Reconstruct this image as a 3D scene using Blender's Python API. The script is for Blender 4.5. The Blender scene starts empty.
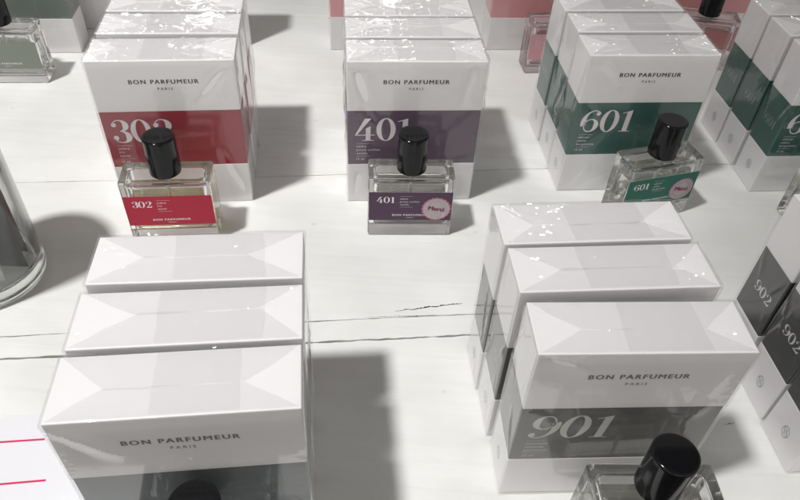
import bpy, bmesh, math, random
from mathutils import Vector, Matrix, noise

random.seed(7)
scene = bpy.context.scene
COL = scene.collection
R = math.radians

# ------------------------------------------------------------------ materials
def new_mat(name):
    m = bpy.data.materials.new(name); m.use_nodes = True
    nt = m.node_tree; nt.nodes.clear()
    out = nt.nodes.new('ShaderNodeOutputMaterial')
    return m, nt, out

def N(nt, kind, **kw):
    n = nt.nodes.new(kind)
    for k, v in kw.items():
        if k in n.inputs: n.inputs[k].default_value = v
        else: setattr(n, k, v)
    return n

def principled(name, col, rough=.5, spec=.5, metallic=0., coat=0., noise_scale=0., noise_amt=.06, bump=0., bump_scale=600., stretch=(1, 1, 1)):
    m, nt, out = new_mat(name)
    p = N(nt, 'ShaderNodeBsdfPrincipled')
    p.inputs['Base Color'].default_value = (*col, 1); p.inputs['Roughness'].default_value = rough
    p.inputs['Specular IOR Level'].default_value = spec; p.inputs['Metallic'].default_value = metallic
    p.inputs['Coat Weight'].default_value = coat; p.inputs['Coat Roughness'].default_value = .08
    tc = N(nt, 'ShaderNodeTexCoord'); mp = N(nt, 'ShaderNodeMapping'); mp.inputs['Scale'].default_value = stretch
    nt.links.new(tc.outputs['Object'], mp.inputs['Vector'])
    if noise_scale:
        nz = N(nt, 'ShaderNodeTexNoise', Scale=noise_scale, Detail=5.)
        nt.links.new(mp.outputs[0], nz.inputs['Vector'])
        mr = N(nt, 'ShaderNodeMapRange'); mr.inputs['To Min'].default_value = 1 - noise_amt; mr.inputs['To Max'].default_value = 1 + noise_amt * .5
        nt.links.new(nz.outputs['Fac'], mr.inputs['Value'])
        mx = N(nt, 'ShaderNodeVectorMath', operation='SCALE'); mx.inputs[0].default_value = col
        nt.links.new(mr.outputs[0], mx.inputs['Scale']); nt.links.new(mx.outputs[0], p.inputs['Base Color'])
    if bump:
        nb = N(nt, 'ShaderNodeTexNoise', Scale=bump_scale, Detail=3.)
        nt.links.new(mp.outputs[0], nb.inputs['Vector'])
        b = N(nt, 'ShaderNodeBump', Strength=bump, Distance=.0004)
        nt.links.new(nb.outputs['Fac'], b.inputs['Height']); nt.links.new(b.outputs[0], p.inputs['Normal'])
    nt.links.new(p.outputs[0], out.inputs[0])
    return m

def film_mat(name, haze=.035, rough=.07, tint=.97):
    """clear thin plastic film: lets light through, fresnel gloss the same from both sides, slight milkiness"""
    m, nt, out = new_mat(name)
    tr = N(nt, 'ShaderNodeBsdfTransparent'); tr.inputs['Color'].default_value = (tint, tint, tint, 1)
    gl = N(nt, 'ShaderNodeBsdfGlossy', Roughness=rough); gl.inputs['Color'].default_value = (1, 1, 1, 1)
    df = N(nt, 'ShaderNodeBsdfDiffuse'); df.inputs['Color'].default_value = (.85, .85, .86, 1)
    geo = N(nt, 'ShaderNodeNewGeometry')
    ior = N(nt, 'ShaderNodeMapRange'); ior.inputs['To Min'].default_value = 1.62; ior.inputs['To Max'].default_value = 1 / 1.62
    nt.links.new(geo.outputs['Backfacing'], ior.inputs['Value'])
    fr = N(nt, 'ShaderNodeFresnel'); nt.links.new(ior.outputs[0], fr.inputs['IOR'])
    m1 = N(nt, 'ShaderNodeMixShader', Fac=haze); nt.links.new(tr.outputs[0], m1.inputs[1]); nt.links.new(df.outputs[0], m1.inputs[2])
    m2 = N(nt, 'ShaderNodeMixShader'); nt.links.new(fr.outputs[0], m2.inputs['Fac'])
    nt.links.new(m1.outputs[0], m2.inputs[1]); nt.links.new(gl.outputs[0], m2.inputs[2])
    nt.links.new(m2.outputs[0], out.inputs[0])
    return m

def glass_mat(name, col=(1, 1, 1), ior=1.5, rough=0., bump=0., clear=0.):
    m, nt, out = new_mat(name)
    g = N(nt, 'ShaderNodeBsdfGlass', IOR=ior, Roughness=rough); g.inputs['Color'].default_value = (*col, 1)
    if bump:
        tc = N(nt, 'ShaderNodeTexCoord'); nz = N(nt, 'ShaderNodeTexNoise', Scale=45., Detail=1.)
        b = N(nt, 'ShaderNodeBump', Strength=bump, Distance=.002)
        nt.links.new(tc.outputs['Object'], nz.inputs['Vector']); nt.links.new(nz.outputs['Fac'], b.inputs['Height']); nt.links.new(b.outputs[0], g.inputs['Normal'])
    if clear:
        tr = N(nt, 'ShaderNodeBsdfTransparent'); mx = N(nt, 'ShaderNodeMixShader', Fac=clear)
        nt.links.new(g.outputs[0], mx.inputs[1]); nt.links.new(tr.outputs[0], mx.inputs[2]); nt.links.new(mx.outputs[0], out.inputs[0])
    else:
        nt.links.new(g.outputs[0], out.inputs[0])
    return m

M = {}
M['card'] = principled('white_card', (.81, .80, .81), .5, .35, noise_scale=90, noise_amt=.025, bump=.08, bump_scale=900)
BANDS = {'red': (.30, .006, .022), 'plum': (.095, .05, .092), 'green': (.012, .085, .068), 'grey': (.105, .107, .102), 'slate': (.125, .15, .157),
         'charcoal': (.016, .0175, .019), 'pink': (.66, .30, .315), 'sage': (.13, .16, .145), 'white': (.78, .77, .8)}
for k, c in BANDS.items():
    M['band_' + k] = principled('band_' + k, c, .42, .4, noise_scale=70, noise_amt=.05, bump=.06, bump_scale=900)
LABELS = {'red': (.38, .004, .03), 'plum': (.075, .035, .075), 'green': (.005, .12, .085), 'grey': (.13, .13, .12), 'slate': (.09, .1, .1),
          'pink': (.66, .35, .38), 'sage': (.2, .225, .19)}
for k, c in LABELS.items():
    M['label_' + k] = principled('label_' + k, c, .4, .4, noise_scale=120, noise_amt=.06)
M['ink_white'] = principled('pale_ink', (.78, .74, .77), .5, .3)
M['ink_grey'] = principled('grey_ink', (.58, .58, .56), .5, .3)
M['ink_faint'] = principled('faded_ink', (.20, .20, .205), .5, .3)  # dark ink paled in colour to stand for film haze over it
M['ink_black'] = principled('dark_ink', (.025, .025, .03), .5, .3)
M['ink_side'] = principled('side_ink', (.20, .25, .24), .5, .3)
M['ink_side_pale'] = principled('side_ink_pale', (.62, .62, .62), .5, .3)
M['ink_plum'] = principled('plum_ink', (.26, .03, .12), .5, .3)
M['ink_crimson'] = principled('crimson_ink', (.62, .03, .14), .5, .3)
M['ink_rose'] = principled('rose_ink', (.76, .34, .43), .5, .3)
M['sticker'] = principled('sticker_paper', (.88, .85, .86), .5, .3, noise_scale=200, noise_amt=.04)
M['sticker_dull'] = principled('sticker_paper_greyed', (.82, .77, .78), .5, .3, noise_scale=200, noise_amt=.05)  # same sticker paper, its colour darkened to imitate shade
M['film'] = film_mat('clear_film', .03, .08)
M['film_crisp'] = film_mat('crinkled_film', .035, .13)
M['fold'] = film_mat('folded_film', .025, .12, .965)
M['fold_white'] = film_mat('sealed_film', .03, .12, .99)
M['cap'] = principled('black_gloss_cap', (.006, .006, .007), .10, .3, noise_scale=40, noise_amt=.1)
M['glass'] = glass_mat('bottle_glass', (1, 1, 1), 1.48, 0, 0, .05)
M['jar'] = glass_mat('jar_glass', (.985, .995, .99), 1.42, 0, .10, .12)
for k, c in (('clear', (.985, .985, .97)), ('gold', (.995, .98, .86)), ('rose', (.97, .90, .90))):
    M['juice_' + k] = glass_mat(k + '_perfume', c, 1.36 / 1.48, 0, 0, .05)          # glass to liquid
    M['juice_' + k + '_top'] = glass_mat(k + '_perfume_surface', c, 1.36)         # air to liquid
M['collar'] = principled('collar', (.03, .03, .03), .25, .5, metallic=.3)
M['tube'] = principled('dip_tube', (.72, .72, .68), .35, .5)
M['paper'] = principled('paper', (.69, .69, .72), .6, .3, noise_scale=60, noise_amt=.02, bump=.05)
M['magenta'] = principled('magenta_ink', (.62, .02, .12), .5, .3)
M['dark_card'] = principled('dark_card', (.010, .011, .013), .6, .1, noise_scale=60, noise_amt=.2)
M['dark_red'] = principled('dark_red_card', (.06, .006, .009), .6, .1, noise_scale=60, noise_amt=.2)
M['strip'] = principled('blotter_strip', (.5, .5, .5), .6, .3, noise_scale=60, noise_amt=.1)
M['gap'] = principled('dark_gap', (.02, .018, .016), .9, .1)

def wood_mat():
    m, nt, out = new_mat('painted_wood')
    p = N(nt, 'ShaderNodeBsdfPrincipled', Roughness=.3)
    p.inputs['Specular IOR Level'].default_value = .5
    tc = N(nt, 'ShaderNodeTexCoord'); mp = N(nt, 'ShaderNodeMapping'); mp.inputs['Scale'].default_value = (1.6, 26, 10)
    nt.links.new(tc.outputs['Object'], mp.inputs['Vector'])
    g = N(nt, 'ShaderNodeTexNoise', Scale=5., Detail=7., Distortion=.9); nt.links.new(mp.outputs[0], g.inputs['Vector'])
    bl = N(nt, 'ShaderNodeTexNoise', Scale=9., Detail=4.); nt.links.new(tc.outputs['Object'], bl.inputs['Vector'])
    cr = N(nt, 'ShaderNodeValToRGB'); cr.color_ramp.elements[0].color = (.65, .653, .638, 1); cr.color_ramp.elements[1].color = (.80, .80, .788, 1)
    cr.color_ramp.elements[0].position = .3; cr.color_ramp.elements[1].position = .65
    ga = N(nt, 'ShaderNodeMath', operation='MULTIPLY_ADD'); ga.inputs[1].default_value = .2; gb = N(nt, 'ShaderNodeMath', operation='SUBTRACT'); gb.inputs[1].default_value = .1
    nt.links.new(g.outputs['Fac'], ga.inputs[0]); nt.links.new(bl.outputs['Fac'], ga.inputs[2]); nt.links.new(ga.outputs[0], gb.inputs[0]); nt.links.new(gb.outputs[0], cr.inputs['Fac'])
    # small specks and scuffs in the paint
    sp = N(nt, 'ShaderNodeTexVoronoi', Scale=24.); nt.links.new(tc.outputs['Object'], sp.inputs['Vector'])
    spn = N(nt, 'ShaderNodeTexNoise', Scale=260., Detail=2.); nt.links.new(tc.outputs['Object'], spn.inputs['Vector'])
    sa = N(nt, 'ShaderNodeMath', operation='MULTIPLY_ADD'); sa.inputs[1].default_value = .12; nt.links.new(spn.outputs['Fac'], sa.inputs[0]); nt.links.new(sp.outputs['Distance'], sa.inputs[2])
    sm = N(nt, 'ShaderNodeMapRange'); sm.inputs['From Min'].default_value = .085; sm.inputs['From Max'].default_value = .11
    sm.inputs['To Min'].default_value = .86; sm.inputs['To Max'].default_value = 1.; nt.links.new(sa.outputs[0], sm.inputs['Value'])
    sc = N(nt, 'ShaderNodeVectorMath', operation='SCALE'); nt.links.new(cr.outputs[0], sc.inputs[0]); nt.links.new(sm.outputs[0], sc.inputs['Scale'])
    nt.links.new(sc.outputs[0], p.inputs['Base Color'])
    rr = N(nt, 'ShaderNodeMapRange'); rr.inputs['To Min'].default_value = .2; rr.inputs['To Max'].default_value = .46
    nt.links.new(g.outputs['Fac'], rr.inputs['Value']); nt.links.new(rr.outputs[0], p.inputs['Roughness'])
    b = N(nt, 'ShaderNodeBump', Strength=.3, Distance=.0012); nt.links.new(g.outputs['Fac'], b.inputs['Height']); nt.links.new(b.outputs[0], p.inputs['Normal'])
    nt.links.new(p.outputs[0], out.inputs[0])
    return m
M['wood'] = wood_mat()

# ------------------------------------------------------------------ mesh helpers
def link(name, me, mat, parent=None, loc=(0, 0, 0), rz=0., smooth=False):
    o = bpy.data.objects.new(name, me); COL.objects.link(o)
    if mat is not None and not me.materials: me.materials.append(mat)
    if smooth:
        for p in me.polygons: p.use_smooth = True
    if parent: o.parent = parent
    o.location = loc; o.rotation_euler = (0, 0, rz)
    return o

def bm_mesh(bm, name):
    me = bpy.data.meshes.new(name); bm.to_mesh(me); bm.free(); return me

def bevel_box(name, lo, hi, r=.0005, seg=2):
    bm = bmesh.new()
    bmesh.ops.create_cube(bm, size=1)
    for v in bm.verts:
        v.co = Vector([lo[i] + (v.co[i] + .5) * (hi[i] - lo[i]) for i in range(3)])
    if r: bmesh.ops.bevel(bm, geom=bm.edges[:], offset=r, segments=seg, affect='EDGES', profile=.5)
    return bm_mesh(bm, name)

def empty(name, loc, rz=0.):
    o = bpy.data.objects.new(name, None); COL.objects.link(o); o.location = loc; o.rotation_euler = (0, 0, rz)
    o.empty_display_size = .02
    return o

def tag(o, label, cat, group=None, kind=None):
    o['label'] = label; o['category'] = cat
    if group: o['group'] = group
    if kind: o['kind'] = kind

def axis(lo, hi, n, r):
    c = [lo, lo + r * .3, lo + r]
    m = [lo + r + (hi - lo - 2 * r) * i / n for i in range(1, n)]
    return c + m + [hi - r, hi - r * .3, hi]

def wrap_mesh(name, W, D, H, seed, amp=.00035, crisp=.4, r=.0011):
    """loose film skin: rounded box without underside, wrinkled by noise"""
    xs, ys, zs = axis(-W / 2, W / 2, 72, r), axis(-D / 2, D / 2, 26, r), axis(0.0004, H, 76, r)
    bm = bmesh.new(); cache = {}
    cr = random.Random(seed * 17 + 3); creases = []
    for k in range(24):
        su = cr.choice((-1, 1)); side = k % 3
        pu = su * cr.uniform(.38, .5); pv = cr.choice((0.02, .32, .68, .98)) + cr.uniform(-.04, .04) if side != 2 else cr.uniform(-.5, .5)
        a = math.atan2((.5 - pv) if side != 2 else -pv, -pu) + cr.uniform(-.6, .6)
        creases.append((pu, pv, math.cos(a), math.sin(a), cr.uniform(.15, .5), cr.uniform(.024, .042), cr.uniform(-3.4, 3.6)))
    def vert(x, y, z):
        k = (round(x, 6), round(y, 6), round(z, 6))
        if k in cache: return cache[k]
        p = Vector((x, y, z))
        q = Vector((max(-W / 2 + r, min(W / 2 - r, x)), max(-D / 2 + r, min(D / 2 - r, y)), min(H - r, z)))
        d = p - q
        nrm = d.normalized() if d.length > 1e-9 else Vector((0, 0, 1))
        p = q + nrm * r if d.length > 1e-9 else p
        s = Vector((seed * 3.1, seed * 1.7, seed * .9))
        top = max(0., min(1., (nrm.z - .2) * 2)); edge = max(0., 1 - min(H - z, W / 2 - abs(x) if abs(nrm.y) > .5 else D / 2 - abs(y)) / .009) * (1 - top)
        loose = top + (.12 + .6 * edge * edge) * (1 - top)
        n = noise.noise(p * 22 + s) * (1.0 + .5 * top)
        msk = max(0., min(1., noise.noise(p * 26 + s * 1.3) * 2.2 + .35)) * crisp
        r1 = 1 - abs(noise.noise(p * 85 + s * 2)) * 2.6; r2 = 1 - abs(noise.noise(p * 260 + s * 3)) * 2.4      # crumples
        n += (max(0, r1) ** 3 * .8 * (.35 + msk) + max(0, r2) ** 2 * .8 * msk) * loose
        if abs(nrm.y) > .5: u, v = x / W, z / H
        elif abs(nrm.x) > .5: u, v = y / D, z / H
        else: u, v = x / W, y / D
        for k, (pu, pv, du, dv, ln, wd, am) in enumerate(creases):
            if k % 3 != (0 if abs(nrm.y) > .5 else 1 if abs(nrm.x) > .5 else 2): continue
            t = (u - pu) * du + (v - pv) * dv
            if 0 < t < ln:
                q2 = abs((u - pu) * dv - (v - pv) * du + .015 * noise.noise(Vector((t * 6, k, seed))))
                if q2 < wd * 3.2: n += am * math.exp(-(q2 / wd) ** 2) * math.sin(math.pi * min(1., t / ln + .12))
        p += nrm * amp * n
        cache[k] = bm.verts.new(p); return cache[k]
    def face_grid(us, vs, f):
        for i in range(len(us) - 1):
            for j in range(len(vs) - 1):
                q = [f(us[i], vs[j]), f(us[i + 1], vs[j]), f(us[i + 1], vs[j + 1]), f(us[i], vs[j + 1])]
                try: bm.faces.new([vert(*a) for a in q])
                except ValueError: pass
    face_grid(xs, zs, lambda u, v: (u, -D / 2, v))
    face_grid(xs, zs, lambda u, v: (-u, D / 2, v))
    face_grid(ys, zs, lambda u, v: (W / 2, u, v))
    face_grid(ys, zs, lambda u, v: (-W / 2, -u, v))
    face_grid(xs, ys, lambda u, v: (u, v, H))
    return bm_mesh(bm, name)

def sheet(name, q, z, seed, amp=.00012, nu=48, nv=10):
    """loose flap of film: four corners in xy, rippled"""
    bm = bmesh.new(); g = []
    for i in range(nu + 1):
        u = i / nu; row = []
        for j in range(nv + 1):
            v = j / nv
            x = (q[0][0] * (1 - u) + q[1][0] * u) * (1 - v) + (q[3][0] * (1 - u) + q[2][0] * u) * v
            y = (q[0][1] * (1 - u) + q[1][1] * u) * (1 - v) + (q[3][1] * (1 - u) + q[2][1] * u) * v
            p = Vector((x, y, seed * 1.37))
            cx_, cy_ = (q[0][0] + q[1][0] + q[2][0] + q[3][0]) / 4, (q[0][1] + q[1][1] + q[2][1] + q[3][1]) / 4
            bulge = .0011 * noise.noise(Vector((x * 60, y * 60, seed))) * min(1, 2.5 * v)
            y += bulge; x += .0012 * noise.noise(Vector((y * 70, seed * 2.1, 1))) * min(1, 2 * v)
            lift = .00028 * max(0, v - .75) * 4 * (.5 + noise.noise(Vector((x * 90, seed, 5)))) + .00025 * max(0, abs(2 * u - 1) - .93) * 14 * (.6 + noise.noise(Vector((y * 200, seed, 8))))
            row.append(bm.verts.new((x, y, z + min(.0004, max(0, lift)) + 1.6 * amp * (noise.noise(p * 45) + .6 * noise.noise(p * 110) + 1.2 * max(0, 1 - abs(noise.noise(p * 70)) * 3) ** 2))))
        g.append(row)
    for i in range(nu):
        for j in range(nv): bm.faces.new((g[i][j], g[i + 1][j], g[i + 1][j + 1], g[i][j + 1]))
    return bm_mesh(bm, name)

# ---- lettering
FR_FRONT = lambda y: Matrix(((1, 0, 0, 0), (0, 0, -1, y), (0, 1, 0, 0), (0, 0, 0, 1)))        # text plane facing -y
FR_LEFT = lambda x: Matrix(((0, 0, -1, x), (-1, 0, 0, 0), (0, 1, 0, 0), (0, 0, 0, 1)))        # text plane facing -x

_tc = {}
def text_geo(s, space=1.0):
    """verts, faces and bounds of a line of text in the built-in font"""
    k = (s, space)
    if k in _tc: return _tc[k]
    cu = bpy.data.curves.new('txt', 'FONT'); cu.body = s; cu.space_character = space; cu.resolution_u = 3
    o = bpy.data.objects.new('txt', cu); COL.objects.link(o)
    bpy.context.view_layer.update()
    me = bpy.data.meshes.new_from_object(o.evaluated_get(bpy.context.evaluated_depsgraph_get()))
    v = [(p.co.x, p.co.y) for p in me.vertices]; f = [tuple(p.vertices) for p in me.polygons]
    bpy.data.objects.remove(o); bpy.data.curves.remove(cu); bpy.data.meshes.remove(me)
    x0, x1 = min(a for a, b in v), max(a for a, b in v); y0, y1 = min(b for a, b in v), max(b for a, b in v)
    _tc[k] = (v, f, x0, x1, y0, y1); return _tc[k]

class Ink:
    """collects flat lettering in a text plane, then becomes one mesh"""
    def __init__(self): self.v = []; self.f = []
    def add(self, v, f):
        o = len(self.v); self.v += v; self.f += [tuple(i + o for i in q) for q in f]
    def text(self, s, x, y, width=None, height=None, align='l', space=1.0, rot=0., stretch=1., bold=0.):
        v, f, x0, x1, y0, y1 = text_geo(s, space)
        k = width / (x1 - x0) if width else height / .73
        ky = k * stretch
        ox = {'l': 0, 'c': -(x1 - x0) / 2, 'r': -(x1 - x0)}[align]
        c, sn = math.cos(rot), math.sin(rot)
        for q in (range(-2, 3) if bold else (0,)):                      # heavier strokes: shifted copies a hair apart in depth
            pts = [((a - x0 + ox) * k + q * bold, b * ky + abs(q) * bold * .4) for a, b in v]
            self.add([(x + a * c - b * sn, y + a * sn + b * c, .000006 * (q + 2)) for a, b in pts], f)
    def rect(self, x0, y0, x1, y1): self.add([(x0, y0), (x1, y0), (x1, y1), (x0, y1)], [(0, 1, 2, 3)])
    def ring(self, cx, cy, r0, r1, n=48, scallop=0., waves=0, sy=1.):
        v = []
        for i in range(n):
            a = 2 * math.pi * i / n; rr = r1 + scallop * math.cos(a * waves)
            v += [(cx + r0 * math.cos(a), cy + sy * r0 * math.sin(a)), (cx + rr * math.cos(a), cy + sy * rr * math.sin(a))]
        self.add(v, [(2 * i, 2 * i + 1, (2 * i + 3) % (2 * n), (2 * i + 2) % (2 * n)) for i in range(n)])
    def disc(self, cx, cy, r, n=40, scallop=0., waves=0):
        v = [(cx + (r + scallop * math.cos(2 * math.pi * i / n * waves)) * math.cos(2 * math.pi * i / n), cy + (r + scallop * math.cos(2 * math.pi * i / n * waves)) * math.sin(2 * math.pi * i / n)) for i in range(n)]
        self.add(v, [tuple(range(n))])
    def ribbon(self, pts, ws, x, y, k):
        L = []; n = len(pts)
        for i, (p, w) in enumerate(zip(pts, ws)):
            a, b = pts[max(0, i - 1)], pts[min(n - 1, i + 1)]
            t = Vector((b[0] - a[0], b[1] - a[1])); t.normalize(); nx, ny = -t.y, t.x
            L += [(x + k * (p[0] + nx * w / 2), y + k * (p[1] + ny * w / 2)), (x + k * (p[0] - nx * w / 2), y + k * (p[1] - ny * w / 2))]
        self.add(L, [(2 * i, 2 * i + 1, 2 * i + 3, 2 * i + 2) for i in range(n - 1)])
    def poly(self, pts, x, y, k): self.add([(x + k * a, y + k * b) for a, b in pts], [tuple(range(len(pts)))])
    # high-contrast serif numerals, unit height; returns advance
    def digit(self, d, x, y, k):
        pi = math.pi
        def arc(cx, cy, rx, ry, a0, a1, thin, thick, peak, pw=2.2, n=30):
            P = []; Wd = []
            for i in range(n + 1):
                a = R(a0 + (a1 - a0) * i / n)
                w = thin + (thick - thin) * max(0., math.cos(a - R(peak))) ** pw
                P.append((cx + (rx) * math.cos(a), cy + (ry) * math.sin(a))); Wd.append(w)
            return P, Wd
        if d == '0':
            n = 48; v = []
            for i in range(n):
                a = 2 * pi * i / n
                v += [(x + k * (.40 + .19 * math.cos(a)), y + k * (.5 + .475 * math.sin(a))), (x + k * (.40 + .40 * math.cos(a)), y + k * (.5 + .515 * math.sin(a)))]
            self.add(v, [(2 * i, 2 * i + 1, (2 * i + 3) % (2 * n), (2 * i + 2) % (2 * n)) for i in range(n)]); return .88
        if d == '1':
            self.poly([(.2, .03), (.42, .03), (.42, 1.0), (.2, .93)], x, y, k)
            self.poly([(.0, .84), (.2, .89), (.2, .93), (.0, .87)], x, y, k)
            self.poly([(.06, 0), (.56, 0), (.56, .03), (.06, .03)], x, y, k); return .62
        if d == '4':
            self.poly([(.40, 1.0), (.66, 1.0), (.10, .30), (0.0, .27)], x, y, k)
            self.poly([(.0, .24), (.82, .24), (.82, .275), (.0, .275)], x, y, k)
            self.poly([(.44, .03), (.64, .03), (.64, .66), (.44, .56)], x, y, k)
            self.poly([(.30, 0), (.78, 0), (.78, .03), (.30, .03)], x, y, k); return .88
        if d == '3':
            for cy, rx, ry, a0, a1 in ((.755, .25, .23, 165, -88), (.26, .29, .245, 90, -165)):
                P, Wd = arc(.33, cy, rx, ry, a0, a1, .035, .24, 0); self.ribbon(P, Wd, x, y, k)
            self.disc(x + k * .13, y + k * .79, k * .095, 20); self.disc(x + k * .11, y + k * .22, k * .105, 20); return .74
        if d == '2':
            P, Wd = arc(.36, .73, .27, .255, 170, -35, .035, .24, 0); 
            P += [(.46, .45), (.30, .25), (.12, .06)]; Wd += [.10, .06, .05]
            self.ribbon(P, Wd, x, y, k)
            self.disc(x + k * .14, y + k * .75, k * .10, 20)
            self.poly([(.04, 0), (.70, 0), (.74, .27), (.70, .27), (.60, .15), (.06, .09)], x, y, k); return .82
        if d in '69':
            I = Ink()
            P, Wd = arc(.42, .30, .26, .285, 180, -180, .045, .21, 0); I.ribbon(P, Wd, 0, 0, 1)
            P = []; Wd = []
            for i in range(31):
                a = R(62 + (205 - 62) * i / 30)
                P.append((.50 + .41 * math.cos(a), .49 + .49 * math.sin(a))); Wd.append(.04 + .20 * max(0., math.cos(a - R(192))) ** 2.2)
            I.ribbon(P, Wd, 0, 0, 1); I.disc(.66, .85, .095, 20)
            v = I.v if d == '6' else [(.78 - a, 1.0 - b) for a, b in I.v]
            self.add([(x + k * a, y + k * b) for a, b in v], I.f); return .84
    def number(self, s, x, y, h, squeeze=1., slant=0.):
        for d in s:
            n0 = len(self.v); adv = self.digit(d, 0, 0, h)
            for i in range(n0, len(self.v)):
                a, b = self.v[i]; self.v[i] = (x + a * squeeze + b * slant, y + b)
            x += adv * h * squeeze
        return x
    def emblem(self, cx, cy, h):
        """small oval mark of nested curved strokes on the foot of a box side"""
        w = h * .36
        self.ring(cx, cy, w * .9, w, 28, sy=h / 2 / w)
        for s in (-1, 1):
            for q in (.25, .55):
                P = [(s * w * (q * .9 - .35 * (i / 12 - .5) * s), (i / 12 - .5) * h * .62) for i in range(13)]
                self.ribbon([(cx + a + w * .16 * math.sin(i / 12 * 2 * math.pi), cy + b) for i, (a, b) in enumerate(P)], [h * .035] * 13, 0, 0, 1)
    def mesh(self, name, frame):
        me = bpy.data.meshes.new(name)
        me.from_pydata([tuple(frame @ Vector((q[0], q[1], q[2] if len(q) > 2 else 0))) for q in self.v], [], self.f); me.update()
        return me

# ------------------------------------------------------------------ perfume boxes
W0, H0, D0, ZU0, ZL0 = .095, .1193, .0308, .0812, .0354
_cache = {}
def shared(key, fn):
    if key not in _cache: _cache[key] = fn()
    return _cache[key]

LINES = {'red': ['ambre', 'iris', 'santal'], 'plum': ['cèdre', 'prune confite', 'vanille'], 'green': ['vétiver', 'cèdre', 'bergamote'],
         'grey': ['muscade', 'amande', 'patchouli'], 'charcoal': ['armagnac', 'tabac', 'cannelle'], 'slate': [], 'pink': ['rose', 'pivoine', 'musc'], 'sage': [], 'white': []}

def perfume_box(colour, number, x, y, rz, label, group=None, W=W0, H=H0, D=D0, zu=ZU0, zl=ZL0, seed=1, crisp=False, left_print=True, amp=.0003, slant=0., num_ink='ink_white'):
    """x, y: middle of the front foot edge"""
    cx, cy = x - D / 2 * math.sin(rz), y + D / 2 * math.cos(rz)
    t = empty('perfume_box', (cx, cy, 0), rz); tag(t, label, 'perfume box', group)
    dims = (round(W, 4), round(H, 4), round(D, 4), round(zu, 4), round(zl, 4))
    base = link('box_base', shared(('base',) + dims, lambda: bevel_box('box_base', (-W / 2, -D / 2, .0002), (W / 2, D / 2, zl), .0005)), M['card'], t)
    i = .00025
    band = link('colour_band', shared(('band', colour) + dims, lambda: bevel_box('colour_band', (-W / 2 + i, -D / 2 + i, zl - .002), (W / 2 - i, D / 2 - i, zu + .002), .0005)), M['band_' + colour], t)
    lid = link('box_lid', shared(('lid',) + dims, lambda: bevel_box('box_lid', (-W / 2, -D / 2, zu), (W / 2, D / 2, H), .0005)), M['card'], t)
    fy = -D / 2 - .0001
    def brand():
        k = Ink(); zt = zu + (H - zu) * .56
        k.text('BON PARFUMEUR', 0, zt, width=.0450, align='c', space=1.25, stretch=.92, bold=.00009)
        k.text('PARIS', 0, zt - .0047, width=.0098, align='c', space=1.5, stretch=.95)
        return k.mesh('brand_lettering', FR_FRONT(fy))
    link('brand_lettering', shared(('brand',) + dims, brand), M['ink_faint' if colour in ('slate', 'grey') else 'ink_black'], lid)
    if number:
        def num():
            k = Ink(); h = .0188; zt = zu - .0062 - h
            k.number(number, -W / 2 + .0055, zt, h, .92, slant)
            k.rect(-W / 2 + .0065, zt - .0026, -W / 2 + .0165, zt - .0024)
            for q, s in enumerate(LINES[colour]):
                k.text(s, -W / 2 + .0065, zt - .0058 - q * .0031, height=.0021, space=1.1)
            zt2 = zt - .0058 - 2 * .0031 - .0018
            k.rect(-W / 2 + .0065, zt2 - .0001, -W / 2 + .0165, zt2 + .0001)
            k.text('15 ml', -W / 2 + .0065, zt2 - .0032, height=.0019, space=1.1)
            return k.mesh('number_print', FR_FRONT(fy + i))
        link('number_print', shared(('num', number, slant) + dims, num), M[num_ink], band)
        if left_print:
            def side():
                k = Ink(); k.number(number, -.0072, (zu + zl) / 2 - .0035, .0072, .95); return k.mesh('side_number', FR_LEFT(-W / 2 - .0001 + i))
            link('side_number', shared(('side', number) + dims, side), M['ink_side_pale' if colour == 'charcoal' else 'ink_side'], band)
            def emb():
                k = Ink(); k.emblem(0, zl * .48, .0085); return k.mesh('side_emblem', FR_LEFT(-W / 2 - .0001))
            link('side_emblem', shared(('emb',) + dims, emb), M['ink_black' if colour == 'charcoal' else 'ink_side'], base)
    # film wrap with folded ends on the top
    g = .0009
    wr = link('film_wrap', wrap_mesh('film_wrap', W + 2 * g, D + 2 * g, H + g, seed, amp, 1.4 if crisp else .8), M['film_crisp' if crisp else 'film'], t, smooth=True)
    w, d = W / 2, D / 2
    rnd = random.Random(seed)
    a = .23 + rnd.uniform(-.05, .05); b = .23 + rnd.uniform(-.05, .05)
    m0 = rnd.uniform(-.22, .22) * d
    zf = H + .00022
    c0, c1 = -w + (.36 + rnd.uniform(-.03, .05)) * W, -w + (.78 + rnd.uniform(-.05, .05)) * W
    j = [rnd.uniform(-.0012, .0012) for q in range(8)]
    fa = sheet('film_fold', [(-w + .001, -d + .0007), (w - .001, -d + .0007), (w - b * W, m0 + j[0]), (-w + a * W, m0 + j[1])], zf, seed)
    fb = sheet('film_fold', [(w - .001, d - .0007), (-w + .001, d - .0007), (-w + a * W + j[4], m0 + j[2] * .6), (w - b * W + j[5], m0 + j[3] * .6)], zf + .00018, seed + 30)
    fc = sheet('film_fold', [(c0 + j[6], -d + .001), (c1 + j[7], -d + .001), (c1 - j[6] * 2, d - .001), (c0 + j[5] * 2, d - .001)], zf + .00036, seed + 60, .00016)
    for q, fm in ((fa, 'fold'), (fb, 'fold'), (fc, 'fold_white')): link('film_fold', q, M[fm], wr, smooth=True)
    return t

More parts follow.
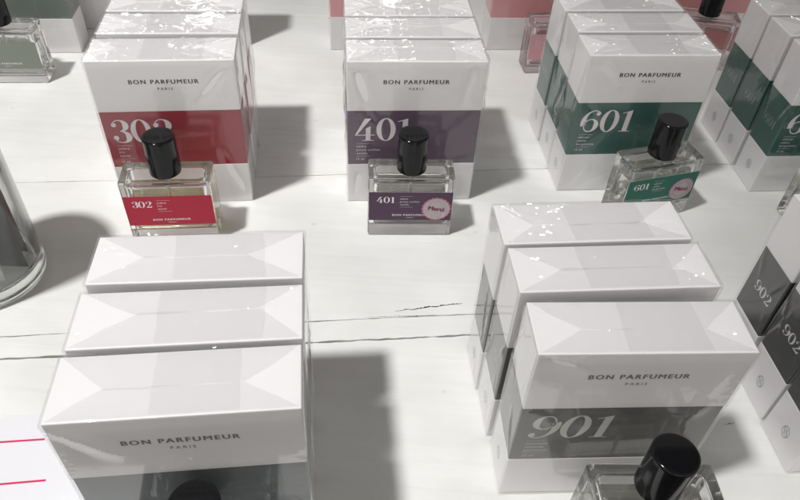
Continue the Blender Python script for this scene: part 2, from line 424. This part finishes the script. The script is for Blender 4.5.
# ------------------------------------------------------------------ bottles
BW, BD, BH, BU, BL, RC, HC = .0608, .0242, .0526, .0408, .0151, .0106, .0295
def lathe(name, prof, n=48):
    bm = bmesh.new(); rings = []
    for r, z in prof:
        rings.append([bm.verts.new((0, 0, z))] if r == 0 else [bm.verts.new((r * math.cos(2 * math.pi * i / n), r * math.sin(2 * math.pi * i / n), z)) for i in range(n)])
    for A, B in zip(rings, rings[1:]):
        for i in range(n):
            j = (i + 1) % n
            if len(A) == 1: bm.faces.new((A[0], B[j], B[i]))
            elif len(B) == 1: bm.faces.new((A[i], A[j], B[0]))
            else: bm.faces.new((A[i], A[j], B[j], B[i]))
    bmesh.ops.recalc_face_normals(bm, faces=bm.faces[:])
    return bm_mesh(bm, name)

CW, CD, CB, CT, CR = BW / 2 - .0036, BD / 2 - .0032, .0078, BH - .0042, .0052      # cavity half sizes, floor, ceiling, corner radius
def rr_ring(bm, hw, hd, r, z, seg=10):
    out = []
    for sx, sy, a0 in ((1, 1, 0), (-1, 1, 90), (-1, -1, 180), (1, -1, 270)):
        for i in range(seg + 1):
            a = R(a0 + 90 * i / seg)
            out.append(bm.verts.new((sx * (hw - r) + r * math.cos(a), sy * (hd - r) + r * math.sin(a), z)))
    return out
def loft(bm, rings):
    for A, B in zip(rings, rings[1:]):
        n = len(A)
        for i in range(n): bm.faces.new((A[i], A[(i + 1) % n], B[(i + 1) % n], B[i]))
def inset_ring(bm, k, z, c=.0028):
    """ring of the cavity, k from 0 (full size) to 1 (rounded in by c)"""
    q = c * (1 - math.cos(k * math.pi / 2))
    return rr_ring(bm, CW - q, CD - q, max(.0006, CR - q), z)

def bottle_glass(level):
    zl = CB + (CT - CB) * level
    bm = bmesh.new()
    g = bmesh.ops.create_cube(bm, size=1)['verts']
    lo, hi = (-BW / 2, -BD / 2, .0003), (BW / 2, BD / 2, BH)
    for v in g: v.co = Vector([lo[i] + (v.co[i] + .5) * (hi[i] - lo[i]) for i in range(3)])
    bmesh.ops.bevel(bm, geom=bm.edges[:], offset=.0018, segments=6, affect='EDGES', profile=.55)
    # air space above the liquid: normals point into the air
    c = .0028; rings = [rr_ring(bm, CW, CD, CR, zl), rr_ring(bm, CW, CD, CR, CT - c)]
    rings += [inset_ring(bm, k / 8, CT - c + c * math.sin(k / 8 * math.pi / 2)) for k in range(1, 9)]
    n0 = set(bm.faces); loft(bm, rings); bm.faces.new(rings[-1])
    bmesh.ops.reverse_faces(bm, faces=[f for f in bm.faces if f not in n0])
    return bm_mesh(bm, 'glass_body')

def liquid(level, mats):
    zl = CB + (CT - CB) * level; c = .0046
    bm = bmesh.new()
    rings = [inset_ring(bm, k / 10, CB + c - c * math.sin(k / 10 * math.pi / 2), c) for k in range(10, 0, -1)]
    rings += [rr_ring(bm, CW, CD, CR, CB + c), rr_ring(bm, CW, CD, CR, zl)]
    loft(bm, rings); bm.faces.new(list(reversed(rings[0])))
    top = bm.faces.new([bm.verts.new(v.co) for v in rings[-1]]); top.material_index = 1
    me = bm_mesh(bm, 'perfume')
    for m in mats: me.materials.append(m)
    return me

def perfume_bottle(colour, number, x, y, rz, label, juice='juice_clear', sticker=None, group=None, level=.74, words=None):
    t = empty('perfume_bottle', (x, y, 0), rz); tag(t, label, 'perfume bottle', group)
    gb = link('glass_body', shared(('glass_body', level), lambda: bottle_glass(level)), M['glass'], t)
    lq = link('perfume', shared(('juice', juice, level), lambda: liquid(level, (M[juice], M[juice + '_top']))), None, t)
    link('dip_tube', shared('tube', lambda: lathe('dip_tube', [(0, .011), (.0013, .011), (.0013, BH - .005), (0, BH - .005)], 12)), M['tube'], t)
    link('collar', shared('collar', lambda: lathe('collar', [(0, BH), (.0085, BH), (.0085, BH + .0022), (0, BH + .0022)], 40)), M['collar'], t)
    z0, z1 = BH + .0008, BH + HC
    c = link('cap', shared('cap', lambda: lathe('cap', [(0, z0), (RC - .0006, z0), (RC - .0001, z0 + .0003), (RC, z0 + .0008), (RC, z0 + .0016), (RC, z1 - .0018), (RC, z1 - .0011), (RC - .00025, z1 - .0005), (RC - .0009, z1 - .0001), (RC - .0014, z1), (RC - .0024, z1), (0, z1)], 64)), M['cap'], t)
    if not c.data.polygons[0].use_smooth:
        for p in c.data.polygons: p.use_smooth = True
        c.data.set_sharp_from_angle(angle=R(40))
    fy = -BD / 2
    lb = link('front_label', shared(('lab', colour), lambda: bevel_box('front_label', (-BW / 2 + .0008, fy - .00022, BL), (BW / 2 - .0008, fy - .00006, BU), 0)), M['label_' + colour], t)
    def pr():
        k = Ink()
        if number: k.number(number, -BW / 2 + .0062, BU - .0095, .0055, 1.0)
        tx = -BW / 2 + .0062 + (.0165 if number else 0)
        k.rect(tx, BU - .0036, tx + .009, BU - .00348)
        for q, s in enumerate(words or LINES[colour]): k.text(s, tx, BU - .0064 - q * .0026, height=.0016, space=1.15)
        k.rect(tx, BU - .0133, tx + .009, BU - .01318)
        k.text('BON PARFUMEUR', 0, BL + .0042, width=.0255, align='c', space=1.25, stretch=.9, bold=.00004)
        k.text('PARIS', 0, BL + .002, width=.005, align='c', space=1.4)
        return k.mesh('label_print', FR_FRONT(fy - .0003))
    link('label_print', shared(('lp', colour, number), pr), M['ink_white'], lb)
    if sticker:
        r = .0104; sx, sz = BW / 2 - .0118, BL + .0108
        bmk = Ink(); bmk.disc(sx, sz, r, 80, .00022, 20)
        bm = bmesh.new(); f = bm.faces.new([bm.verts.new(FR_FRONT(fy - .00042) @ Vector((a, b, 0))) for a, b in bmk.v])
        bmesh.ops.solidify(bm, geom=[f], thickness=-.0001)
        st = link('round_sticker', bm_mesh(bm, 'round_sticker'), M[sticker], t)
        k = Ink(); k.ring(sx, sz, r * .93, r * .98, 60)
        link('sticker_edge', k.mesh('sticker_edge', FR_FRONT(fy - .0006)), M['ink_crimson'] if sticker == 'sticker' else M['ink_plum'], st); k = Ink()
        k.ring(sx, sz, r * .635, r * .65, 48)
        for i in range(26):
            a = 2 * math.pi * i / 26; w = .00007 if i % 3 else .00016
            k.ribbon([(sx + r * .73 * math.cos(a), sz + r * .73 * math.sin(a)), (sx + r * .83 * math.cos(a), sz + r * .83 * math.sin(a))], [w * 2.2] * 2, 0, 0, 1)
        link('sticker_ring', k.mesh('sticker_ring', FR_FRONT(fy - .0006)), M['ink_rose'] if sticker == 'sticker' else M['ink_plum'], st)
        k = Ink(); k.text('Merci', sx - .0003, sz - .0014, width=.0112, align='c', rot=R(-8), bold=.00013)
        link('sticker_word', k.mesh('sticker_word', FR_FRONT(fy - .00062)), M['ink_plum'], st)
    return t

# ------------------------------------------------------------------ tabletop: painted planks with dark joints
TH = math.atan(.142)
def tabletop():
    bm = bmesh.new()
    ca, sa = math.cos(TH), math.sin(TH)
    seams = [(0, 0, 0), (.098, .0003, .0002), (.2815, .0011, .0010), (.2990, .0006, .0006), (.4555, .0007, .0004), (.7455, .0007, .0004), (.94, .0003, .0003), (1.4, 0, 0)]
    def edge(i, u, side):
        c, gap, jit = seams[i]
        n = noise.noise(Vector((u * 38, i * 7.3, side * 3.1))) * .6 + noise.noise(Vector((u * 160, i * 3.3, side))) * .7
        wob = .0012 * noise.noise(Vector((u * 9, i * 5.1, 0)))
        return c * ca + wob + side * (gap * .5 + jit * n)
    n = 900; U0, U1 = -.95, 1.15
    for i in range(1, len(seams) - 1):
        a, b = i, i + 1
        rows = []
        for k in range(n + 1):
            u = U0 + (U1 - U0) * k / n
            va, vb = edge(a, u, 1), edge(b, u, -1)
            rows.append([bm.verts.new((u * ca - v * sa, u * sa + v * ca, z)) for v, z in ((va, -.02), (va, -.0004), (va + .0004, 0), (vb - .0004, 0), (vb, -.0004), (vb, -.02))])
        for A, B in zip(rows, rows[1:]):
            for j in range(5): bm.faces.new((A[j], B[j], B[j + 1], A[j + 1]))
    me = bm_mesh(bm, 'tabletop')
    o = link('tabletop', me, M['wood']); o['kind'] = 'structure'; 
    sub = link('joint_shadow', bevel_box('joint_shadow', (-1.1, .26, -.03), (1.2, 1.25, -.012), 0), M['gap'], o)  # dark board below the planks, seen through the joints
    return o
TABLE = tabletop()

def chip(name, x0, y0, x1, y1, w, seed, n=60):
    """chipped line in the paint showing dark wood"""
    bm = bmesh.new(); L = []
    d = Vector((x1 - x0, y1 - y0)); nrm = Vector((-d.y, d.x)).normalized()
    for i in range(n + 1):
        s = i / n; env = math.sin(math.pi * s) ** .5 if 0 < s < 1 else 0
        p = Vector((x0, y0)) + d * s + nrm * noise.noise(Vector((s * 9, seed, 0))) * w * .9
        a = env * w * (.15 + abs(noise.noise(Vector((s * 17, seed, 4)))) * 1.6); b = env * w * (.1 + abs(noise.noise(Vector((s * 23, seed, 9)))))
        L.append((bm.verts.new((*(p + nrm * a), .0001)), bm.verts.new((*(p - nrm * b), .0001))))
    for A, B in zip(L, L[1:]): bm.faces.new((A[0], A[1], B[1], B[0]))
    link(name, bm_mesh(bm, name), M['gap'], TABLE)
chip('paint_chip', -.0009, .3043, .0446, .3152, .0011, 2)
chip('paint_chip', .196, .2315, .2035, .2335, .0005, 5, 20)
chip('paint_chip', -.0945, .7235, -.0855, .7265, .0016, 8, 20)
chip('paint_chip', -.02, .2975, .03, .3035, .0003, 11)

# ------------------------------------------------------------------ the boxes, stack by stack
def stack(colour, number, spots, where, group, **kw):
    pos = ['front', 'middle', 'rear']
    for i, (x, y, a) in enumerate(spots):
        perfume_box(colour, number, x, y, a, where[i], group, seed=kw.get('seed0', 1) + i, **{k: v for k, v in kw.items() if k != 'seed0'})

stack('red', '302', [(-.1626, .4017, .148), (-.1676, .4385, .137), (-.1725, .4727, .130)],
      ['white perfume box with a red band, front of its row, right behind the red-labelled bottle', 'white box squeezed between the two other red-banded boxes', 'rearmost of the three boxes lined up behind the red-labelled bottle'],
      'red-banded perfume boxes', seed0=1, crisp=True, amp=.0005)
stack('plum', '401', [(.0046, .4205, .118), (.0008, .4545, .124), (-.003, .4875, .127)],
      ['white perfume box with a plum band, front of its row, behind the plum-labelled bottle', 'white box sandwiched in the middle of the plum-banded row', 'rearmost box of the plum-banded row, close to the pink boxes'],
      'plum-banded perfume boxes', seed0=11, crisp=True, amp=.0005)
stack('green', '601', [(.1703, .4495, .124), (.167, .4844, .131), (.1617, .519, .140)],
      ['dark green banded box facing the camera behind the bottle with a greyish sticker', 'green-banded box in the middle of the central row, only its lid and left side showing', 'rearmost green-banded box of the central row, touching the pink bottle'],
      'green-banded perfume boxes of the central row', seed0=21, crisp=True, amp=.00042, slant=.05)
stack('green', '601', [(.3307, .4633, .118), (.3265, .499, .125), (.3225, .5335, .13)],
      ['nearest green-banded box at the right edge, part of its front showing', 'green-banded box second from the front at the right edge', 'farthest green-banded box at the right edge, its left side in shade'],
      'green-banded perfume boxes at the right edge', seed0=31, amp=.0003)
stack('grey', '901', [(.1074, .1845, .087), (.1024, .2208, .122), (.0973, .2525, .130)],
      ['grey-banded perfume box facing the camera, behind the bottle with the big black cap', 'middle box of the grey-banded row, lid top and left side showing', 'rearmost box of the grey-banded row, just in front of the green-labelled bottle'],
      'grey-banded perfume boxes', seed0=41, D=.0292, zu=.0795, H=.12, zl=.035, slant=.12, num_ink='ink_grey', amp=.00028)
stack('slate', '', [(-.0807, .1407, .146), (-.0852, .1745, .142), (-.0902, .2097, .128)],
      ['slate-banded perfume box nearest the camera, a black bottle cap before it', 'middle of the three boxes at front left, beside the dark shadow on the table', 'rearmost slate-banded box, its lid just below the red-labelled bottle'],
      'slate-banded perfume boxes', seed0=51, H=.1204, zu=.080, amp=.00022)
stack('charcoal', '902', [(.2694, .2087, .125), (.2665, .2425, .125), (.2620, .2765, .125)],
      ['charcoal-banded box at the right edge nearest the camera', 'second charcoal-banded box from the front at the right edge', 'farthest charcoal-banded box at the right edge, partly behind the grey-banded box'],
      'charcoal-banded perfume boxes', seed0=61, amp=.0002)
perfume_box('pink', '', .1244, .6791, .12, 'pink-banded box behind the small pink bottle, between plum and green rows', 'pink-banded perfume boxes', seed=71)
perfume_box('pink', '', -.0359, .6592, .12, 'pink-banded box mostly hidden behind the plum-banded row', 'pink-banded perfume boxes', seed=72)
perfume_box('pink', '', .3059, .7150, .12, 'pink-banded box behind the pink bottle with a black cap', 'pink-banded perfume boxes', seed=73)
perfume_box('white', '', -.3160, .6700, .125, 'all-white box behind the grey-green banded one, left of the red-banded row', seed=75)
perfume_box('white', '', -.2150, .6450, .125, 'all-white box hidden behind the red-banded row, only its right edge showing', seed=76)
perfume_box('sage', '902', -.3725, .6112, .13, 'grey-green banded box at the top left behind the grey-labelled bottle', seed=74, amp=.0002)

# ------------------------------------------------------------------ the bottles
perfume_bottle('red', '302', -.1623, .3718, .135, 'clear glass bottle with a bright red label and golden perfume, black cap', 'juice_gold', level=.70)
perfume_bottle('plum', '401', .0046, .3917, .085, 'clear bottle with a plum label and a round pink-and-white sticker, black cap', 'juice_clear', 'sticker', level=.78)
perfume_bottle('green', '601', .1886, .4275, .328, 'clear bottle with a green label and a round greyish sticker, turned to the right', 'juice_clear', 'sticker_dull', level=.78)
perfume_bottle('green', '', .3300, .4300, .16, 'green-labelled bottle cut off by the right edge, before the green-banded boxes', 'juice_clear')
perfume_bottle('grey', '901', .1247, .1610, .06, 'clear bottle with a large black cap at the bottom edge before the grey-banded box', 'juice_clear', level=.7)
perfume_bottle('slate', '', -.0758, .1260, .13, 'bottle of which only a black cap shows, before the slate-banded box', 'juice_clear')
perfume_bottle('pink', '', .1412, .6455, .156, 'small pink-labelled bottle standing to the left of the green-banded row', 'juice_rose', level=.8)
perfume_bottle('pink', '', .2926, .6740, math.pi - .12, 'pinkish bottle with a black cap, right behind the green-banded row', 'juice_rose', level=.8)
perfume_bottle('sage', '', -.3655, .5670, .118, 'clear bottle with a grey-green label at the top left edge', 'juice_clear', words=['eau de', 'parfum'])

# ------------------------------------------------------------------ glass jar with cards, ruled paper
JX, JY, JR = -.2745, .315, .036
jar = link('glass_jar', lathe('glass_jar', [(0, .0003), (JR - .004, .0003), (JR - .001, .0012), (JR, .004), (JR, .006), (JR - .0006, .0072), (JR, .0085), (JR, .0105), (JR, .126), (JR - .0003, .1285), (JR - .0012, .130), (JR - .0022, .1285), (JR - .0025, .126), (JR - .0025, .0175), (JR - .0031, .0135), (JR - .0048, .0112), (JR - .008, .0105), (0, .0101)], 128), M['jar'], None, (JX, JY, 0), smooth=True)
jar.data.set_sharp_from_angle(angle=R(50)); tag(jar, 'round clear glass jar standing at the left edge, dark cards inside', 'glass jar')
def card(name, mat, x, y, rz, w, h, label, cat, tilt=0., t=.0006):
    o = link(name, bevel_box(name, (-w / 2, -t / 2, 0), (w / 2, t / 2, h), .0001, 1), M[mat], None, (x, y, .0112))
    o.rotation_euler = (0, tilt, rz); tag(o, label, cat); return o
card('display_card', 'dark_card', JX + .0005, JY - .004, .12, .058, .118, 'tall charcoal card upright in the glass jar', 'card', .0)
card('display_card', 'dark_red', JX, JY + .010, .1, .052, .112, 'dark reddish card at the back inside the glass jar', 'card', .0)
card('scent_strip', 'strip', JX + .0165, JY - .0165, .75, .009, .115, 'pale grey scent strip leaning in the glass jar', 'paper strip', .04)

pa = math.atan2(.0034, .0232)
pp = link('ruled_paper', bevel_box('ruled_paper', (-.075, -.11, .0002), (.024, 0, .0005), 0), M['paper'], None, (-.1745, .2155, 0), .2)
tag(pp, 'white paper sheet with two pink ruled lines lying on the table', 'paper')
k = Ink()
for (ax, ay, bx, by) in ((-.2519, .1864, -.1887, .1957), (-.2407, .1618, -.1785, .1721)):
    k.ribbon([(ax, ay), (bx, by)], [.0011] * 2, 0, 0, 1)
ln = link('ruled_line', k.mesh('ruled_line', Matrix.Translation((0, 0, .0007))), M['magenta'])
ln.parent = pp; ln.matrix_parent_inverse = (Matrix.Translation((-.1745, .2155, 0)) @ Matrix.Rotation(.2, 4, 'Z')).inverted()

# ------------------------------------------------------------------ camera
PIT, ROLL, HCAM = R(43.769), R(3.43), .348
cam = bpy.data.cameras.new('camera'); co = bpy.data.objects.new('camera', cam); COL.objects.link(co)
cam.sensor_width = 36; cam.lens = 36 * 694.36 / 800; cam.clip_start = .01; cam.clip_end = 50
UP = Vector((0, math.sin(PIT), math.cos(PIT))); FW = Vector((0, math.cos(PIT), -math.sin(PIT))); X = Vector((1, 0, 0))
Rv = X * math.cos(ROLL) + UP * -0 + UP * math.sin(ROLL); Uv = -X * math.sin(ROLL) + UP * math.cos(ROLL)
mw = Matrix(((Rv.x, Uv.x, -FW.x, 0), (Rv.y, Uv.y, -FW.y, 0), (Rv.z, Uv.z, -FW.z, HCAM), (0, 0, 0, 1)))
co.matrix_world = mw; scene.camera = co

# ------------------------------------------------------------------ light: shop spots overhead, dim room
def lamp(name, loc, target, watts, size, col=(1, .965, .92), angle=70, blend=.5):
    l = bpy.data.lights.new(name, 'SPOT'); l.energy = watts; l.shadow_soft_size = size; l.color = col; l.spot_size = R(angle); l.spot_blend = blend
    o = bpy.data.objects.new(name, l); COL.objects.link(o); o.location = loc
    o.rotation_euler = (Vector(target) - Vector(loc)).to_track_quat('-Z', 'Y').to_euler()
lamp('ceiling_spot', (-.88, -.22, 2.42), (-.28, .25, 0), 285, .10, (1, .99, .975), 36, 1.)
for q in ((-1.9, 3.6, 2.1), (-.5, 4.4, 2.3), (.7, 3.3, 2.2), (2.2, 4.2, 2.3), (.1, 2.2, 2.4), (-2.3, 2.5, 2.4), (2.2, 2.6, 2.3), (-.2, 5.6, 2.2), (.9, 5.2, 2.3), (-1.6, 5.0, 2.2)):  # weak spots added so the film tops show glints
    lamp('ceiling_spot', q, (0, .4, 0), 1.7 * (q[0] ** 2 + (q[1] - .4) ** 2 + q[2] ** 2) / 8, .05, (1, .98, .95), 50, .6)

def world():
    w = bpy.data.worlds.new('World'); scene.world = w; w.use_nodes = True
    nt = w.node_tree; nt.nodes.clear()
    out = nt.nodes.new('ShaderNodeOutputWorld'); bg = nt.nodes.new('ShaderNodeBackground')
    tc = N(nt, 'ShaderNodeTexCoord'); sx = N(nt, 'ShaderNodeSeparateXYZ'); nt.links.new(tc.outputs['Generated'], sx.inputs[0])
    # brightness added low on the camera side for box fronts; floor and zenith dim
    cr = N(nt, 'ShaderNodeValToRGB'); e = cr.color_ramp.elements
    e[0].position = .40; e[0].color = (.08, .077, .074, 1); e[1].position = .53; e[1].color = (.97, .925, .87, 1)
    e.new(.70).color = (1.0, .96, .91, 1); e.new(.86).color = (.29, .275, .26, 1)
    mr = N(nt, 'ShaderNodeMapRange'); mr.inputs['From Min'].default_value = -1; nt.links.new(sx.outputs['Z'], mr.inputs['Value'])
    nt.links.new(mr.outputs[0], cr.inputs['Fac'])
    my = N(nt, 'ShaderNodeMapRange'); my.inputs['From Min'].default_value = -.9; my.inputs['From Max'].default_value = .5; my.inputs['To Min'].default_value = 1.85; my.inputs['To Max'].default_value = .6
    nt.links.new(sx.outputs['Y'], my.inputs['Value'])
    nz = N(nt, 'ShaderNodeTexNoise', Scale=3.2, Detail=2.); nt.links.new(tc.outputs['Generated'], nz.inputs['Vector'])
    mn = N(nt, 'ShaderNodeMapRange'); mn.inputs['From Min'].default_value = .35; mn.inputs['From Max'].default_value = .65; mn.inputs['To Min'].default_value = .2; mn.inputs['To Max'].default_value = 1.8
    nt.links.new(nz.outputs['Fac'], mn.inputs['Value'])
    mu = N(nt, 'ShaderNodeMath', operation='MULTIPLY'); nt.links.new(my.outputs[0], mu.inputs[0]); nt.links.new(mn.outputs[0], mu.inputs[1])
    st = N(nt, 'ShaderNodeMath', operation='MULTIPLY'); st.inputs[1].default_value = .43; nt.links.new(mu.outputs[0], st.inputs[0])
    nt.links.new(cr.outputs[0], bg.inputs['Color']); nt.links.new(st.outputs[0], bg.inputs['Strength'])
    nt.links.new(bg.outputs[0], out.inputs[0])
world()

# let lamp light pass through the glass on to table and cartons
for o in scene.objects:
    if o.type == 'MESH':
        n = o.name.split('.')[0]
        if n in ('glass_body', 'glass_jar', 'perfume'): o.cycles.is_caustics_caster = True
        elif n in ('tabletop', 'box_base', 'colour_band'): o.cycles.is_caustics_receiver = True
    elif o.type == 'LIGHT': o.data.cycles.is_caustics_light = o.data.energy > 100

# ------------------------------------------------------------------ render settings
scene.render.engine = 'CYCLES'
cy = scene.cycles
cy.use_denoising = True
cy.max_bounces = 24; cy.transparent_max_bounces = 32; cy.transmission_bounces = 22; cy.glossy_bounces = 5; cy.diffuse_bounces = 4
cy.caustics_reflective = True; cy.caustics_refractive = True; cy.blur_glossy = .05; cy.sample_clamp_indirect = 20
scene.view_settings.view_transform = 'Standard'; scene.view_settings.look = 'None'; scene.view_settings.gamma = 1; scene.view_settings.exposure = 0
